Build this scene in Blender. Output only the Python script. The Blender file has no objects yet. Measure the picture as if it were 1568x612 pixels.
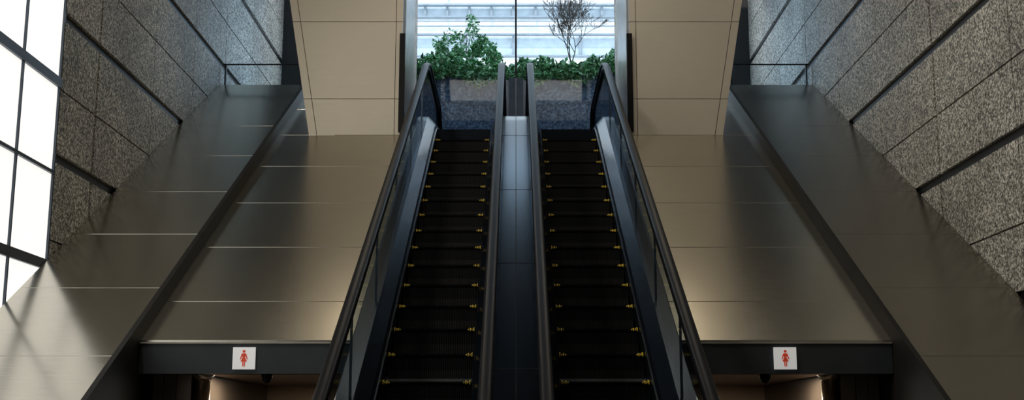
import bpy, math, random
from mathutils import Vector
random.seed(7)
S=0.7; E=2.3
T=math.tan(math.radians(30))
sc=bpy.context.scene
sc.view_settings.view_transform='Standard'
def V(x,y,z): return (x*S,y*S,(z+E)*S)
def link(o,parent=None):
    sc.collection.objects.link(o)
    if parent: o.parent=parent
    return o
def empty(name):
    o=bpy.data.objects.new(name,None); return link(o)
def mesh(name,vs,fs,mats,parent=None,mi=None,smooth=False):
    m=bpy.data.meshes.new(name); m.from_pydata([V(*v) for v in vs],[],fs); m.validate()
    if not isinstance(mats,(list,tuple)): mats=[mats]
    for a in mats: m.materials.append(a)
    if mi:
        for p,i in zip(m.polygons,mi): p.material_index=i
    import bmesh
    b=bmesh.new(); b.from_mesh(m); bmesh.ops.recalc_face_normals(b,faces=b.faces); b.to_mesh(m); b.free()
    if smooth:
        for p in m.polygons: p.use_smooth=True
    return link(bpy.data.objects.new(name,m),parent)
class B:
    def __init__(s): s.v=[];s.f=[];s.m=[]
    def box(s,x0,x1,y0,y1,z0,z1,m=0):
        n=len(s.v)
        s.v+=[(x0,y0,z0),(x1,y0,z0),(x1,y1,z0),(x0,y1,z0),(x0,y0,z1),(x1,y0,z1),(x1,y1,z1),(x0,y1,z1)]
        for q in [(0,3,2,1),(4,5,6,7),(0,1,5,4),(1,2,6,5),(2,3,7,6),(3,0,4,7)]:
            s.f.append(tuple(n+i for i in q)); s.m.append(m)
    def hexa(s,pts,m=0):
        n=len(s.v); s.v+=pts
        for q in [(0,3,2,1),(4,5,6,7),(0,1,5,4),(1,2,6,5),(2,3,7,6),(3,0,4,7)]:
            s.f.append(tuple(n+i for i in q)); s.m.append(m)
    def prism(s,pts,x0,x1,m=0):   # pts (y,z)
        n=len(s.v);k=len(pts)
        s.v+=[(x0,y,z) for y,z in pts]+[(x1,y,z) for y,z in pts]
        s.f.append(tuple(range(n,n+k)));s.m.append(m)
        s.f.append(tuple(range(n+2*k-1,n+k-1,-1)));s.m.append(m)
        for i in range(k):
            j=(i+1)%k
            s.f.append((n+i,n+j,n+k+j,n+k+i));s.m.append(m)
    def cyl(s,x,y,z0,z1,r,m=0,seg=20,r1=None):
        n=len(s.v); r1=r if r1 is None else r1
        for i in range(seg):
            a=2*math.pi*i/seg; s.v.append((x+r*math.cos(a),y+r*math.sin(a),z0))
        for i in range(seg):
            a=2*math.pi*i/seg; s.v.append((x+r1*math.cos(a),y+r1*math.sin(a),z1))
        for i in range(seg):
            j=(i+1)%seg; s.f.append((n+i,n+j,n+seg+j,n+seg+i));s.m.append(m)
        s.f.append(tuple(range(n,n+seg)));s.m.append(m)
        s.f.append(tuple(range(n+seg,n+2*seg)));s.m.append(m)
    def make(s,name,mats,parent=None,smooth=False): return mesh(name,s.v,s.f,mats,parent,s.m,smooth)
# ---------- materials
def nm(name):
    m=bpy.data.materials.new(name); m.use_nodes=True
    return m,m.node_tree.nodes,m.node_tree.links,m.node_tree.nodes['Principled BSDF']
def pbr(name,col,rough=.5,metal=0,emit=None,es=0,var=0.06,scale=6,spec=.5):
    m,n,l,p=nm(name)
    tc=n.new('ShaderNodeTexCoord'); no=n.new('ShaderNodeTexNoise'); no.inputs['Scale'].default_value=scale
    no.inputs['Detail'].default_value=5
    cr=n.new('ShaderNodeValToRGB')
    cr.color_ramp.elements[0].position=.3; cr.color_ramp.elements[1].position=.7
    cr.color_ramp.elements[0].color=tuple(max(0,c*(1-var*2)) for c in col)+(1,)
    cr.color_ramp.elements[1].color=tuple(c*(1+var*2) for c in col)+(1,)
    l.new(tc.outputs['Object'],no.inputs['Vector']); l.new(no.outputs['Fac'],cr.inputs['Fac']); l.new(cr.outputs['Color'],p.inputs['Base Color'])
    p.inputs['Roughness'].default_value=rough; p.inputs['Metallic'].default_value=metal
    p.inputs['Specular IOR Level'].default_value=spec
    if emit:
        p.inputs['Emission Color'].default_value=emit+(1,); p.inputs['Emission Strength'].default_value=es
    return m
def brushed(name,col,rough=.33,metal=.85,aniso=.0,along=(0.7,12,12),con=1.0):
    m,n,l,p=nm(name)
    tc=n.new('ShaderNodeTexCoord'); mp=n.new('ShaderNodeMapping'); mp.inputs['Scale'].default_value=along
    no=n.new('ShaderNodeTexNoise'); no.inputs['Scale'].default_value=10; no.inputs['Detail'].default_value=6
    l.new(tc.outputs['Object'],mp.inputs['Vector']); l.new(mp.outputs[0],no.inputs['Vector'])
    cr=n.new('ShaderNodeValToRGB'); cr.color_ramp.elements[0].position=.25; cr.color_ramp.elements[1].position=.75
    cr.color_ramp.elements[0].color=tuple(c*(1-.1*con) for c in col)+(1,); cr.color_ramp.elements[1].color=tuple(c*(1+.08*con) for c in col)+(1,)
    l.new(no.outputs['Fac'],cr.inputs['Fac'])
    n2=n.new('ShaderNodeTexNoise'); n2.inputs['Scale'].default_value=1.3; n2.inputs['Detail'].default_value=4
    l.new(tc.outputs['Object'],n2.inputs['Vector'])
    mx=n.new('ShaderNodeMix'); mx.data_type='RGBA'; mx.blend_type='MULTIPLY'; mx.inputs[0].default_value=.25
    l.new(cr.outputs[0],mx.inputs[6])
    r2=n.new('ShaderNodeValToRGB'); r2.color_ramp.elements[0].color=(.55,.55,.55,1); r2.color_ramp.elements[1].color=(1,1,1,1)
    l.new(n2.outputs['Fac'],r2.inputs[0]); l.new(r2.outputs[0],mx.inputs[7])
    l.new(mx.outputs[2],p.inputs['Base Color'])
    mr=n.new('ShaderNodeMapRange'); mr.inputs[3].default_value=rough*.85; mr.inputs[4].default_value=rough*1.2
    l.new(no.outputs['Fac'],mr.inputs[0]); l.new(mr.outputs[0],p.inputs['Roughness'])
    p.inputs['Metallic'].default_value=metal
    p.inputs['Anisotropic'].default_value=aniso
    if aniso>0:
        tg=n.new('ShaderNodeCombineXYZ'); tg.inputs[0].default_value=1
        l.new(tg.outputs[0],p.inputs['Tangent'])
    return m
def granite(name,c0,c1,c2,scale=38,bump=.25,rough=.65,lo=.38,hi=.62):
    m,n,l,p=nm(name)
    tc=n.new('ShaderNodeTexCoord')
    no=n.new('ShaderNodeTexNoise'); no.inputs['Scale'].default_value=scale; no.inputs['Detail'].default_value=3; no.inputs['Roughness'].default_value=.7
    l.new(tc.outputs['Object'],no.inputs['Vector'])
    cr=n.new('ShaderNodeValToRGB'); e=cr.color_ramp.elements
    e[0].position=lo; e[0].color=c0+(1,); e[1].position=hi; e[1].color=c2+(1,)
    x=e.new(.49); x.color=c1+(1,)
    l.new(no.outputs['Fac'],cr.inputs['Fac'])
    n2=n.new('ShaderNodeTexNoise'); n2.inputs['Scale'].default_value=.9; l.new(tc.outputs['Object'],n2.inputs['Vector'])
    r2=n.new('ShaderNodeValToRGB'); r2.color_ramp.elements[0].color=(.68,.68,.68,1); r2.color_ramp.elements[0].position=.35; r2.color_ramp.elements[1].position=.65
    l.new(n2.outputs['Fac'],r2.inputs[0])
    mx=n.new('ShaderNodeMix'); mx.data_type='RGBA'; mx.blend_type='MULTIPLY'; mx.inputs[0].default_value=1
    l.new(cr.outputs[0],mx.inputs[6]); l.new(r2.outputs[0],mx.inputs[7]); l.new(mx.outputs[2],p.inputs['Base Color'])
    bp=n.new('ShaderNodeBump'); bp.inputs['Strength'].default_value=bump; bp.inputs['Distance'].default_value=.02
    l.new(no.outputs['Fac'],bp.inputs['Height']); l.new(bp.outputs[0],p.inputs['Normal'])
    p.inputs['Roughness'].default_value=rough
    return m
def glass(name,tint,gl=.12,rough=.03,cap=.12):
    m,n,l,p=nm(name); n.remove(p)
    t=n.new('ShaderNodeBsdfTransparent'); t.inputs[0].default_value=tint+(1,)
    g=n.new('ShaderNodeBsdfGlossy'); g.inputs['Roughness'].default_value=rough; g.inputs[0].default_value=(.85,.92,1,1)
    fr=n.new('ShaderNodeFresnel'); fr.inputs[0].default_value=1.45
    ad=n.new('ShaderNodeMath'); ad.operation='MULTIPLY'; ad.inputs[1].default_value=gl*8
    cl=n.new('ShaderNodeMath'); cl.operation='MINIMUM'; cl.inputs[1].default_value=cap
    mx=n.new('ShaderNodeMixShader'); o=n['Material Output']
    l.new(fr.outputs[0],ad.inputs[0]); l.new(ad.outputs[0],cl.inputs[0]); l.new(cl.outputs[0],mx.inputs[0]); l.new(t.outputs[0],mx.inputs[1]); l.new(g.outputs[0],mx.inputs[2]); l.new(mx.outputs[0],o.inputs[0])
    return m
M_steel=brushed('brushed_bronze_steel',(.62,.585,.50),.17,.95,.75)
M_steel_shaded=brushed('brushed_bronze_steel_shaded_tone',(.30,.275,.235),.2,.95,.75)  # darker copy of the steel: right side's shade put into the base colour
M_steel_lit=brushed('brushed_bronze_steel_lit_tone',(.50,.475,.41),.17,.95,.75)  # lighter copy: light from the backlit panels put into the base colour
M_seam=pbr('panel_seam_metal',(.40,.37,.32),.45,.6)
M_tan=brushed('tan_metal_panel',(.55,.495,.405),.42,.35,0,(0.8,8,8),.3)
M_tanseam=pbr('tan_seam',(.12,.09,.06),.5,.3)
M_trim=pbr('dark_bronze_trim',(.012,.011,.010),.6,.0,spec=.2)
M_band=pbr('charcoal_band',(.03,.037,.04),.5,.2)
M_black=pbr('black_rubber',(.004,.004,.005),.38,0,spec=.13)
M_step=pbr('black_step_metal',(.006,.006,.007),.6,.0,spec=.25)
M_yellow=pbr('yellow_step_marking',(.85,.60,.06),.5,0)
M_deck=pbr('dark_blue_black_metal',(.017,.023,.036),.22,.8)
M_deckedge=pbr('polished_deck_edge',(.24,.29,.35),.25,.9)
M_gran=granite('speckled_granite',(.028,.027,.024),(.235,.225,.195),(.84,.80,.70),46,.35,.65,.37,.63)
M_joint=pbr('granite_joint',(.05,.038,.028),.8)
M_groove=pbr('dark_groove_metal',(.02,.022,.025),.5,.4)
M_pg=granite('blue_grey_planter_granite',(.03,.06,.12),(.07,.13,.24),(.20,.31,.48),24,.7,.5)
M_frame=pbr('light_panel_frame',(.05,.065,.085),.4,.5)
M_light=pbr('backlit_glass',(.9,.9,.88),.4,0,(1,.99,.96),.9,0.01)
M_dark=pbr('dark_interior_paint',(.02,.019,.018),.8)
M_floor=pbr('dark_stone_floor',(.12,.11,.10),.4)
M_brown=brushed('brown_metal_panel',(.30,.24,.185),.4,.6)
M_col=brushed('bronze_column_metal',(.75,.6,.45),.25,.9)
M_white=pbr('white_facade',(.88,.89,.90),.7)
M_jamb=pbr('pale_blue_jamb',(.78,.85,.9),.25,.1)
M_win=pbr('facade_glazing',(.44,.53,.60),.3,.0)
M_rail=pbr('pale_rail',(.22,.27,.32),.5)
M_postb=pbr('post_blue_grey',(.06,.09,.14),.5,.2)
M_sign=pbr('white_sign',(.85,.84,.82),.5,0,(1,1,1),.25,.01)
M_red=pbr('red_pictogram',(.80,.09,.04),.5,0,(.8,.08,.03),.15)
M_leaf1=pbr('leaf_dark_green',(.04,.16,.05),.5); M_leaf2=pbr('leaf_green',(.14,.42,.16),.5); M_leaf3=pbr('leaf_pale_green',(.40,.66,.42),.5)
M_bark=pbr('grey_bark',(.16,.125,.11),.8)
G_bal=glass('smoked_balustrade_glass',(.56,.60,.62),.10)
G_clear=glass('clear_glass',(.95,.98,.99),.03,.02,.006)
# ---------- room
b=B(); b.box(-6.6,6.6,-6,24,-2.5,-2.3); b.make('floor',M_floor)
b=B(); b.box(-6.6,6.6,-6,28.3,13,13.3); b.make('ceiling',M_dark)
b=B(); b.box(-6.1,-4.95,17.5,28.3,10.6,13); b.box(4.95,6.1,17.5,28.3,10.6,13); b.make('added_reflection_blocker',M_dark)  # unseen dark blocks added above the side bays to darken outer panel reflections
b=B(); b.box(-6.6,6.6,-6.3,-6,-2.5,13.3); b.make('wall_rear',M_dark)
b=B(); b.box(-6.6,-5.2,30.2,30.5,5.3,13); b.box(5.2,6.6,30.2,30.5,5.3,13); b.box(-4.9,4.9,28.0,28.3,12.6,13); b.make('wall_front',M_dark)
b=B(); b.box(-1.46,-.5,22.35,30.5,5.2,5.5);b.box(.5,1.46,22.35,30.5,5.2,5.5);b.box(-6.1,-1.9,24.0,30.5,5.2,5.5);b.box(1.9,6.1,24.0,30.5,5.2,5.5);b.box(-1.9,1.9,27.2,30.5,5.21,5.51); b.make('floor_upper_landing',M_floor)
zs=[(-2.3,0),(-.4,1),(.55,0),(1.6,1),(2.46,0),(3.57,1),(4.5,0),(5.52,1),(6.5,0),(7.48,1),(8.46,0),(9.45,1),(10.4,0),(11.4,1),(13,0)]
ys=[-6,-3.5,-1,1.4,4,6.4,8.95,11.6,14.25,16.95,19.55,21.95,24.3,26.8,30.2]
def granwall(side,name):
    e=empty(name); xw=6.1*side
    b=B(); b.box(min(xw+.12*side,xw+.4*side),max(xw+.12*side,xw+.4*side),-6,30.5,-2.3,13); b.make('backing',M_joint,e)
    b=B(); g=B()
    for i in range(len(ys)-1):
        for j in range(len(zs)-1):
            y0,y1=ys[i]+.012,ys[i+1]-.012
            if ys[i]==16.95: y0+=.025
            if ys[i+1]==16.95: y1-=.025
            z0=zs[j][0]+(.07 if zs[j][1] else .013); z1=zs[j+1][0]-(.07 if zs[j+1][1] else .013)
            if side<0 and zs[j][0]>=-.5:
                if y1<15.6: 
                    continue
                if y0<15.6: y0=15.62
            b.box(min(xw,xw+.14*side),max(xw,xw+.14*side),y0,y1,z0,z1)
    b.make('granite_slabs',M_gran,e)
    for z,t in zs:
        if t: g.box(min(xw+.05*side,xw+.13*side),max(xw+.05*side,xw+.13*side),(-6 if side>0 else 15.6),30.2,z-.075,z+.075)
    g.make('reveal_channels',M_groove,e)
granwall(-1,'wall_left'); granwall(1,'wall_right')
# backlit panel wall (left)
e=empty('backlit_glass_panel_wall')
b=B(); b.box(-6.2,-6.14,1.2,15.6,-.4,8.28); b.make('diffuser_glass',M_light,e)
b=B()
y=15.6
while y>1.1:
    w=.03 if y<15.5 else .035
    b.box(-6.14,-6.11,y-w/2,y+w/2,-.4,8.28); y-=1.2
for z,w in ((-.33,.06),(.9,.03),(2.13,.13),(3.36,.045),(4.59,.13),(5.82,.045),(7.05,.13),(8.28,.045)):
    b.box(-6.14,-6.10,1.2,15.62,z-w/2,z+w/2)
b.make('mullions',M_frame,e)
# ---------- inclined metal cladding
def slope(K,y): return T*y-K
def plates(b,x0,x1,seams,K,th=.05,g=.008):
    for a,c in zip(seams[:-1],seams[1:]):
        y0,y1=a+g,c-g
        b.hexa([(x0,y0,slope(K,y0)-th),(x1,y0,slope(K,y0)-th),(x1,y1,slope(K,y1)-th),(x0,y1,slope(K,y1)-th),
                (x0,y0,slope(K,y0)),(x1,y0,slope(K,y0)),(x1,y1,slope(K,y1)),(x0,y1,slope(K,y1))])
for s in (-1,1):
    e=empty('sloped_metal_cladding')
    X=lambda a,c:(min(a*s,c*s),max(a*s,c*s))
    b=B(); x0,x1=X(1.87,4.31)
    plates(b,x0,x1,[13.9,14.85,16.44,18.04,19.64,21.27],7.0)
    x0,x1=X(3.3,4.31); plates(b,x0,x1,[21.27,22.84,24.1],7.0)
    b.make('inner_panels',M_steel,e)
    b=B(); x0,x1=X(1.87,4.32)
    b.prism([(13.9,slope(7.02,13.9)),(21.9,slope(7.02,21.9)),(21.9,slope(7.3,21.9)),(13.9,slope(7.3,13.9))],x0,x1); 
    b.make('inner_backing',M_seam,e)
    b=B(); x0,x1=X(3.3,4.32); b.prism([(21.9,slope(7.02,21.9)),(24.1,slope(7.02,24.1)),(24.1,slope(7.6,24.1)),(21.9,slope(7.6,21.9))],x0,x1); b.make('inner_backing_top',M_seam,e)
    b=B(); x0,x1=X(4.34,6.09)
    plates(b,x0,x1,[7.9,9.9,11.5,13.13,14.74,16.35,17.92,19.53,21.12,23.83],6.78)
    b.make('outer_panels',M_steel_lit if s<0 else M_steel_shaded,e)  # same metal both sides; lit left and shaded right painted by colour
    b=B(); x0,x1=X(4.36,6.08)
    b.prism([(7.9,slope(6.8,7.9)),(23.8,slope(6.8,23.8)),(23.8,-2.3),(7.9,-2.3)],x0,x1); b.make('outer_backing',M_seam,e)
    b=B(); x0,x1=X(4.31,4.37)
    b.prism([(7.85,slope(6.77,7.85)),(23.84,slope(6.77,23.84)),(23.84,-2.3),(7.85,-2.3)],x0,x1); b.make('stringer_edge',M_trim,e)
    l=empty('restroom_entrance'); b=B(); x0,x1=X(1.87,4.30)
    b.box(x0,x1,13.86,14.15,.645,.995); b.make('lintel_band',M_band,l)
    b=B(); b.box(x0,x1,13.84,13.9,.985,1.005); b.make('lintel_top_trim',M_seam,l)
    b=B(); b.box(x0,x1,14.15,19,.69,.75); b.make('recess_ceiling',M_brown,l)
    b=B(); b.box(x0,x1,18.9,19,-2.3,.69); b.make('recess_rear_panels',M_brown,l)
    b=B()
    for a,c in ((3.85,4.02),(4.03,4.17),(4.18,4.30)):
        q0,q1=X(a,c); b.box(q0,q1,14.45,14.6,-2.3,.69)
    q0,q1=X(3.85,4.3); b.box(q0,q1,14.5,18.9,-2.3,.68)
    b.make('recess_side_panels',M_brown,l)
    b=B(); b.cyl(3.76*s,14.6,-2.3,.6,.1); b.cyl(3.76*s,14.6,.6,.69,.1,0,20,.17); b.make('recess_column',M_col,l,True)
    d=empty('dome_security_camera'); b=B(); cx=2.87*s
    b.cyl(cx,14.02,.60,.645,.065); b.cyl(cx,14.02,.57,.60,.05,0,20,.06); b.cyl(cx,14.02,.545,.57,.025,0,20,.05); b.make('dome_body',M_black,d,True)
# signs
def sign(cx):
    e=empty('restroom_sign'); w=.128; y=13.85
    b=B(); b.box(cx-w,cx+w,y-.02,y+.008,.692,.942); b.make('sign_plate',M_sign,e)
    b=B(); yy=y-.026
    def poly(p):
        n=len(b.v); k=len(p)
        b.v+= [(cx+px,yy,.817+pz) for px,pz in p]+[(cx+px,y-.018,.817+pz) for px,pz in p]
        b.f.append(tuple(range(n,n+k)));b.m.append(0)
        for i in range(k):
            j=(i+1)%k; b.f.append((n+i,n+j,n+k+j,n+k+i)); b.m.append(0)
    poly([(.0165*math.cos(a*math.pi/8),.078+.0165*math.sin(a*math.pi/8)) for a in range(16)])
    poly([(-.018,.056),(.018,.056),(.026,.046),(.018,.02),(.012,.012),(.036,-.036),(-.036,-.036),(-.012,.012),(-.018,.02),(-.026,.046)])
    poly([(-.026,.05),(-.016,.044),(-.034,-.012),(-.044,-.008)])
    poly([(.026,.05),(.016,.044),(.034,-.012),(.044,-.008)])
    poly([(-.016,-.036),(-.003,-.036),(-.004,-.092),(-.014,-.092)])
    poly([(.016,-.036),(.003,-.036),(.004,-.092),(.014,-.092)])
    b.make('woman_pictogram',M_red,e)
sign(-3.10); sign(3.07)
# ---------- tan walls at the top
for s in (-1,1):
    e=empty('wall_tan_%s'%('left' if s<0 else 'right'))
    edge=lambda z:3.76+(z-5.28)*.17
    b=B()
    rows=[5.28,5.965,7.44,8.92,10.4,11.9,13.0]
    def pl(xa,xb,z0,z1,yf,yb):
        P=[(xa(z0),yf,z0),(xb(z0),yf,z0),(xb(z0),yb,z0),(xa(z0),yb,z0),(xa(z1),yf,z1),(xb(z1),yf,z1),(xb(z1),yb,z1),(xa(z1),yb,z1)]
        b.hexa([(p[0]*s,p[1],p[2]) for p in P])
    for z0,z1 in zip(rows[:-1],rows[1:]):
        a,c=z0+.006,z1-.006
        pl(lambda z:2.22,lambda z:edge(z)-.15,a,c,21.28,21.34)
        pl(lambda z:edge(z)-.138,lambda z:edge(z),a,c,21.28,21.34)
        pl(lambda z:2.09,lambda z:2.208,a,c,21.28,21.34)
    b.make('cladding_panels',M_tan,e)
    b=B(); pl(lambda z:2.1,lambda z:edge(z)-.005,5.28,13,21.31,21.8); b.make('core',M_tanseam,e)
    b=B(); pl(lambda z:2.08,lambda z:2.14,5.6,13,21.8,23.9); b.make('reveal_lining',M_jamb,e)
    b=B(); pl(lambda z:2.05,lambda z:2.12,5.6,13,23.9,24.0); b.make('reveal_edge',M_deckedge,e)
    t=empty('vertical_guard_bar'); b=B()
    x0,x1=sorted((2.03*s,2.13*s)); b.box(x0,x1,21.14,21.24,5.32,7.17); 
    b.box(x0,x1,21.24,21.29,5.6,5.7); b.box(x0,x1,21.24,21.29,6.9,7.0); b.make('bar',M_black,t)
# ---------- escalators
def base(y):
    y0,y1=8.46,22.2; r=.55
    lo,hi=-2.3,T*y1-7.184
    def lin(y): return T*y-7.184
    if y<y0-r: return lin(y0)
    if y<y0+r: t=(y-y0+r)/(2*r); return lin(y0)+T*r*t*t
    if y<y1-r: return lin(y)
    if y<y1+r: t=(y-y1+r)/(2*r); return lin(y1)-T*r*(1-t)*(1-t)
    return hi
HI=T*22.2-7.184
path=[5.6,6.8,7.9]+[7.9+i*.14 for i in range(1,9)]+[9.5+i*1.0 for i in range(0,12)]+[21.6+i*.1 for i in range(0,13)]+[24,26,27]
path=sorted(set(path))
def loft(name,prof,mats,parent,ya=None,yb=None,mi=None,smooth=False):
    ps=[y for y in path if (ya is None or y>=ya) and (yb is None or y<=yb)]
    k=len(prof); vs=[];fs=[];m=[]
    for y in ps:
        for x,h in prof: vs.append((x,y,base(y)+h))
    for i in range(len(ps)-1):
        for j in range(k):
            q=(j+1)%k
            fs.append((i*k+j,i*k+q,(i+1)*k+q,(i+1)*k+j)); m.append(mi[j] if mi else 0)
    fs.append(tuple(range(k))); m.append(0); n=(len(ps)-1)*k; fs.append(tuple(range(n,n+k))); m.append(0)
    return mesh(name,vs,fs,mats,parent,m,smooth)
HR=1.34
def railpath():
    pts=[]
    hl=base(5)+HR; r=.6
    for i in range(0,11):
        a=-math.pi/2-math.pi*i/10*1.0
        pts.append((6.4+r*math.cos(a),hl-r+r*math.sin(a)))
    ps=[7.2,7.8]+[7.91+i*.11 for i in range(11)]+[9.5+i*1.0 for i in range(12)]+[21.65+i*.1 for i in range(12)]+[23.5,24.5]
    for y in ps: pts.append((y,base(y)+HR))
    hu=HI+HR
    for i in range(0,11):
        a=math.pi/2-math.pi*i/10
        pts.append((25.4+r*math.cos(a),hu-r+r*math.sin(a)))
    return pts
RP=railpath()
def sweep(name,pts,prof,mat,parent):
    vs=[];fs=[];k=len(prof)
    for i,(y,z) in enumerate(pts):
        a=pts[max(0,i-1)]; c=pts[min(len(pts)-1,i+1)]
        ty,tz=c[0]-a[0],c[1]-a[1]; L=math.hypot(ty,tz) or 1; ny,nz=-tz/L,ty/L
        for x,h in prof: vs.append((x,y+ny*h,z+nz*h))
    for i in range(len(pts)-1):
        for j in range(k):
            q=(j+1)%k; fs.append((i*k+j,i*k+q,(i+1)*k+q,(i+1)*k+j))
    fs.append(tuple(range(k))); n=(len(pts)-1)*k; fs.append(tuple(range(n,n+k)))
    return mesh(name,vs,fs,mat,parent,None,True)
def handrail(cx,parent,tag):
    prof=[(cx+.064*math.copysign(abs(math.cos(a))**.6,math.cos(a)),.045*math.copysign(abs(math.sin(a))**.7,math.sin(a))) for a in [2*math.pi*i/16 for i in range(16)]]
    sweep('handrail_'+tag,RP,prof,M_black,parent)
    sweep('handrail_guide_'+tag,RP,[(cx-.035,-.12),(cx+.035,-.12),(cx+.035,-.03),(cx-.035,-.03)],M_black,parent)
    cols=[6.3,7.4]+[7.9+i*.14 for i in range(9)]+[9.5+i for i in range(12)]+[21.6+i*.1 for i in range(13)]+[24,25.3]
    vs=[];fs=[]
    for y in cols:
        vs+=[(cx-.012,y,base(y)+.2),(cx+.012,y,base(y)+.2),(cx+.012,y,base(y)+HR-.07),(cx-.012,y,base(y)+HR-.07)]
    for i in range(len(cols)-1):
        n=i*4
        for j in range(4):
            q=(j+1)%4; fs.append((n+j,n+q,n+4+q,n+4+j))
    fs.append((0,1,2,3)); n=(len(cols)-1)*4; fs.append((n,n+1,n+2,n+3))
    mesh('glass_'+tag,vs,fs,G_bal,parent)
    b=B()
    for cy in (6.4,25.4):
        sg=-1 if cy<10 else 1; bz=base(cy)+HR-.6
        pts=[(cy,bz+.53)]+[(cy+sg*.53*math.sin(math.pi*i/10),bz+.53*math.cos(math.pi*i/10)) for i in range(1,11)]+[(cy+sg*.2,base(cy)+.2),(cy,base(cy)+.2)]
        b.prism(pts,cx-.012,cx+.012)
    b.make('newel_glass_'+tag,G_bal,parent)
    b=B()
    for y in (10.4,12.5,14.6,16.8,19.0,21.1):
        b.box(cx-.014,cx+.014,y-.006,y+.006,base(y)+.25,base(y)+HR-.08)
    b.make('glass_joints_'+tag,M_deckedge,parent)
def escalator(s):
    e=empty('escalator')
    f=lambda p:[(x*s,h) for x,h in p]
    loft('outer_deck',f([(1.49,-.45),(1.49,.10),(1.52,.16),(1.66,.32),(1.84,.32),(1.86,.28),(1.86,-.5)]),[M_deck,M_deckedge],e,mi=[0,0,0,0,1,0,0])
    loft('skirt_edge',f([(1.475,-.1),(1.475,.105),(1.495,.105),(1.495,-.1)]),M_deck,e)
    handrail(1.70*s,e,'outer'); handrail(.27*s,e,'inner')
    b=B(); x0,x1=sorted((.46*s,1.86*s))
    b.prism([(8.2,-2.3),(8.6,-2.3),(22.2,base(22.2)-.5),(27,HI-.4),(27,HI-1.6),(22.5,HI-1.7),(14.5,-2.3)],x0,x1); b.make('truss',M_band,e)
    b=B(); x0,x1=sorted((.47*s,1.48*s)); b.box(x0,x1,22.0,27.2,HI-.42,HI-.06); b.box(x0,x1,5.6,8.5,-2.3,-2.27); b.make('landing_plates',M_deck,e)
    st=B(); yl=B(); run=.585; w0,w1=.49,1.47
    y=13.34-run*8
    while y<22.1:
        z=base(y)-.02 if y>21.6 else base(y); zn=base(y-run)
        pr=[(y,z),(y+.02,z-.02),(y+.035,(z+zn)/2),(y+.02,zn-.03),(y+run+.05,zn-.03),(y+run+.05,z)]
        a,c=sorted((w0*s,w1*s)); st.prism(pr,a,c)
        n=46
        for i in range(n):
            xc=w0+(w1-w0)*(i+.5)/n; hw=.0055
            a,c=sorted(((xc-hw)*s,(xc+hw)*s))
            st.prism([(y-.012,z+.018),(y+.012,z-.03),(y+.024,(z+zn)/2),(y+.01,zn+.01),(y+.06,zn+.01),(y+.06,z),(y+run,z),(y+run,z+.018)],a,c)
        for side in (0,1):
            for i in range(4):
                xc=(w0+.015+i*.0213) if side==0 else (w1-.015-i*.0213)
                hh=(.040,.014,.030,.004)[i]
                a,c=sorted(((xc-.005)*s,(xc+.005)*s))
                yl.prism([(y-.016,z+.006),(y-.014,z-.002-hh*.3),(y+.1,z-.0),(y+.1,z+.012+hh*.7),(y-.01,z+.012+hh*.4)],a,c)
        y+=run
    st.make('steps',M_step,e); yl.make('step_edge_markings',M_yellow,e)
    return e
escalator(-1); escalator(1)
e=empty('escalator_centre_divider')
loft('divider_body',[(-.475,-.45),(-.475,.10),(-.44,.16),(-.38,.32),(-.2,.33),(.2,.33),(.38,.32),(.44,.16),(.475,.10),(.475,-.45)],[M_deck,M_deckedge],e)
loft('seam_strip',[(-.004,.325),(-.004,.334),(.004,.334),(.004,.325)],M_trim,e)
b=B()
for y in (10.4,13,15.6,18.2,20.8):
    zt=base(y)+.33
    b.hexa([(-.38,y,zt-.03),(.38,y,zt-.03),(.38,y+.01,zt-.02),(-.38,y+.01,zt-.02),(-.38,y,zt+.003),(.38,y,zt+.003),(.38,y+.01,zt+.008),(-.38,y+.01,zt+.008)])
b.make('cross_seams',M_trim,e)
# ---------- glass railings beside landing
for s in (-1,1):
    e=empty('glass_guard_railing'); x0,x1=sorted((4.4*s,6.05*s))
    b=B(); b.box(x0,x1,23.95,23.97,5.5,7.44); b.make('glass_pane',G_clear,e)
    b=B(); b.box(x0,x1,23.94,23.98,7.44,7.46); 
    for x in (4.42,5.98): a,c=sorted(((x)*s,(x+.03)*s)); b.box(a,c,23.93,23.99,5.5,7.45)
    b.make('rail_and_posts',M_groove,e)
# ---------- window, planter and outside
e=empty('window_1')
b=B(); b.box(-.022,.022,27.9,27.98,8.3,12.6); b.box(-3.6,3.6,27.9,27.98,12.5,12.6)
for x in (-3.6,3.56): b.box(x,x+.05,27.9,27.98,5.5,12.6)
b.make('frame',M_groove,e)
b=B(); b.box(-3.55,-.03,27.93,27.945,5.55,12.5); b.box(.03,3.55,27.93,27.945,5.55,12.5); b.make('glazing',G_clear,e)
e=empty('glazing_post'); b=B(); b.box(-.17,.17,27.6,27.88,5.5,8.25); b.make('post_body',M_postb,e)
b=B(); b.box(-.26,-.17,27.66,27.86,5.5,8.2); b.box(.17,.26,27.66,27.86,5.5,8.2); b.box(-.015,.015,27.58,27.61,5.5,8.25); b.make('post_edges',M_deck,e)
e=empty('granite_planter')
def py(x): return 29.0-.12*x*x if abs(x)<2.6 else 28.19
for (z0,z1,nm_) in ((5.5,7.93,'lower_course'),(7.95,8.69,'upper_course')):
    vs=[];fs=[];xs=[-4.2+i*.2 for i in range(43)]
    for x in xs: vs+=[(x,py(x),z0),(x,py(x)+.3,z0),(x,py(x)+.3,z1),(x,py(x),z1)]
    for i in range(len(xs)-1):
        n=i*4
        for j in range(4):
            q=(j+1)%4; fs.append((n+j,n+q,n+4+q,n+4+j))
    fs.append((0,1,2,3)); n=(len(xs)-1)*4; fs.append((n,n+1,n+2,n+3))
    mesh(nm_,vs,fs,M_pg,e)
b=B(); b.box(-4.2,4.2,29.2,31,8.3,8.6); b.make('soil',M_dark,e)
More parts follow.
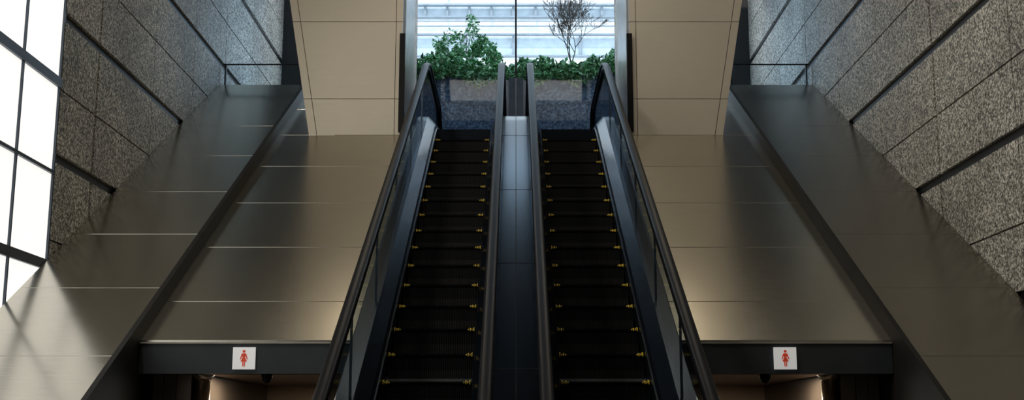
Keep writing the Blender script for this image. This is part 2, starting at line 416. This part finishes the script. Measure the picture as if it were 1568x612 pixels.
def leaves(name,sampler,count,size,mats):
    vs=[];fs=[];mi=[]
    for i in range(count):
        c=Vector(sampler()); d=Vector((random.gauss(0,1),random.gauss(0,1)-.3,random.gauss(0,.8)+.3)).normalized()
        u=d.orthogonal().normalized(); w=d.cross(u); a=random.random()*6.28
        u,w=u*math.cos(a)+w*math.sin(a),w*math.cos(a)-u*math.sin(a)
        L=size*random.uniform(.6,1.3); n=len(vs)
        for p in (c-u*L,c+w*L*.45-u*L*.2+d*L*.15,c+u*L,c-w*L*.45-u*L*.2+d*L*.15): vs.append(tuple(p))
        fs.append((n,n+1,n+2,n+3)); mi.append(random.choices([0,1,2],[3,4,3])[0])
    return vs,fs,mi,mats
def mk(name,data,parent):
    vs,fs,mi,mats=data; m=bpy.data.meshes.new(name); m.from_pydata([V(*v) for v in vs],[],fs)
    for a in mats: m.materials.append(a)
    for p,i in zip(m.polygons,mi): p.material_index=i
    link(bpy.data.objects.new(name,m),parent)
LM=[M_leaf1,M_leaf2,M_leaf3]
def hs():
    x=random.uniform(-3.2,3.2)
    if random.random()<.18:   # trailing over the planter lip
        return (x,py(x)-random.uniform(.02,.1),8.72-random.random()**2*(.22+.12*math.sin(x*5)))
    y=py(x)+random.uniform(-.12,1.2); h=.50+.1*math.sin(x*3)+.06*math.sin(x*11)
    return (x,y,8.62+random.random()**.7*h+(.0 if y>py(x)+.1 else -.04))
e=empty('ivy_hedge'); mk('ivy_leaves',leaves('l',hs,9500,.08,LM),e)
e=empty('leafy_shrub')
lobes=[(-1.25,29.9,9.4,.85,.45),(-1.85,29.9,9.35,.45,.35),(-.75,29.9,9.3,.5,.35),(-1.2,29.9,9.9,.5,.4),(-1.15,29.9,10.35,.2,.3),(-1.95,29.9,9.85,.22,.2),(-1.6,29.9,10.0,.3,.22),(-.7,29.9,9.75,.28,.15)]
lobes+=[(random.uniform(-2.1,-.45),29.9,random.uniform(9.3,9.95),.16,.12) for i in range(14)]
def ss():
    l=random.choice(lobes); r=random.random()**.4; a=random.uniform(0,6.283); ph=random.uniform(-1,1); q=math.sqrt(1-ph*ph)
    return (l[0]+l[3]*r*q*math.cos(a),l[1]+.5*r*q*math.sin(a),l[2]+l[4]*r*ph)
mk('shrub_leaves',leaves('s',ss,2800,.058,LM),e)
def tree(name,root,height,parent,depth,spread,mat,r0,seed,rmin=.0045):
    random.seed(seed)
    cu=bpy.data.curves.new(name,'CURVE'); cu.dimensions='3D'; cu.bevel_depth=1.0*S; cu.bevel_resolution=1
    def br(p,d,L,r,k):
        pts=[p]; q=p.copy()
        for i in range(3):
            d=(d+Vector((random.gauss(0,.15),random.gauss(0,.13),.05))).normalized(); q=q+d*L/3; pts.append(q.copy())
        sp=cu.splines.new('POLY'); sp.points.add(3)
        for i,pt in enumerate(pts): sp.points[i].co=V(*pt)+(1,); sp.points[i].radius=max(rmin,r*(1-.35*i/3))
        if k>0:
            for i in range(3):
                sgn=(-1,0,1)[i]
                nd=(d+Vector((sgn*spread+random.gauss(0,spread*.4),random.gauss(0,spread*.6),random.gauss(.1,.2)))).normalized()
                br(pts[(2,3,3)[i] if k<depth else 3],nd,L*random.uniform(.62,.85),r*.66,k-1)
    br(Vector(root),Vector((0,0,1)),height,r0,depth)
    cu.materials.append(mat); link(bpy.data.objects.new(name,cu),parent)
tree('shrub_stems',(-1.2,29.9,8.6),.6,e,3,.55,M_bark,.018,3)
e=empty('bare_tree')
tree('branches',(1.5,30.0,8.6),.72,e,6,.5,M_bark,.026,5,.0045)
b=B(); b.box(-25,25,31,60,8.0,8.4); b.make('ground_outside',M_white)
e=empty('office_building')
b=B(); b.box(-22,22,47,49,8.4,26); b.make('facade',M_white,e)
b=B(); r=B()
for z0,z1,sp in ((9.0,11.2,1.5),(12.2,13.9,1.5),(14.9,15.75,2.7),(16.55,17.0,.9),(17.5,19,2.7),(20,22,1.5)):
    b.box(-22,22,46.9,47.02,z0,z1)
    x=-21.7
    while x<22:
        r.box(x-.05,x+.05,46.75,46.95,z0,z1); x+=sp
    r.box(-22,22,46.6,46.8,z1,z1+.06); r.box(-22,22,46.6,46.8,z0-.06,z0)
for z in (16.0,16.2): r.box(-22,22,46.3,46.36,z,z+.035)
b.make('glazing_bands',M_win,e); r.make('mullions_and_rails',M_rail,e)
# ---------- lights
w=bpy.data.worlds.new('World'); sc.world=w; w.use_nodes=True
w.node_tree.nodes['Background'].inputs[0].default_value=(.80,.90,1,1); w.node_tree.nodes['Background'].inputs[1].default_value=2.3
def area(name,loc,rot,sx,sy,p,col,spread=180):
    l=bpy.data.lights.new(name,'AREA'); l.shape='RECTANGLE'; l.size=sx*S; l.size_y=sy*S; l.energy=p; l.color=col; l.spread=math.radians(spread)
    o=bpy.data.objects.new(name,l); o.location=V(*loc); o.rotation_euler=[math.radians(a) for a in rot]; link(o); return o
area('ceiling_lamp_warm',(0,8,12.9),(0,0,0),7,3,80,(1,.90,.76))
area('ceiling_lamp_forward',(0,12,12.9),(45,0,0),5,1.5,120,(1,.91,.77))
area('added_left_fill',(-5.6,9,9.6),(0,-65,0),1,5,225,(1,.94,.83))  # added fill, boosts the backlit panels' light towards the right wall
area('planter_fill_light',(0,27.0,12.8),(20,0,0),5,1.6,60,(.52,.76,1))  # added blue fill below the closed ceiling, brightens the planter
area('window_daylight_left',(-3.4,26.5,8.6),(0,90,0),2.4,3,32,(.46,.72,1))
area('window_daylight_right',(3.4,26.5,8.6),(0,-90,0),2.4,3,32,(.46,.72,1))
for s in (-1,1):
    area('added_wall_wash',(3.3*s,20.3,12.85),(12,0,0),1.2,.3,26,(1,.91,.77))  # added out of view to brighten the upper tan wall the panels mirror
    area('recess_lamp',(3.2*s,15.6,.67),(0,0,0),.8,.6,16,(1,.82,.62))
su=bpy.data.lights.new('sun','SUN'); su.energy=2.8; su.angle=.02; su.color=(1,.98,.95)
o=bpy.data.objects.new('sun',su); o.rotation_euler=(math.radians(40),0,math.radians(-15)); link(o)
# ---------- camera
c=bpy.data.cameras.new('camera'); co=bpy.data.objects.new('camera',c); link(co)
co.location=V(0,0,0); co.rotation_euler=(math.radians(90+10.86),0,0)
c.sensor_width=36; c.lens=36*1846/1568; c.shift_x=-6/1568; c.clip_end=300
sc.camera=co
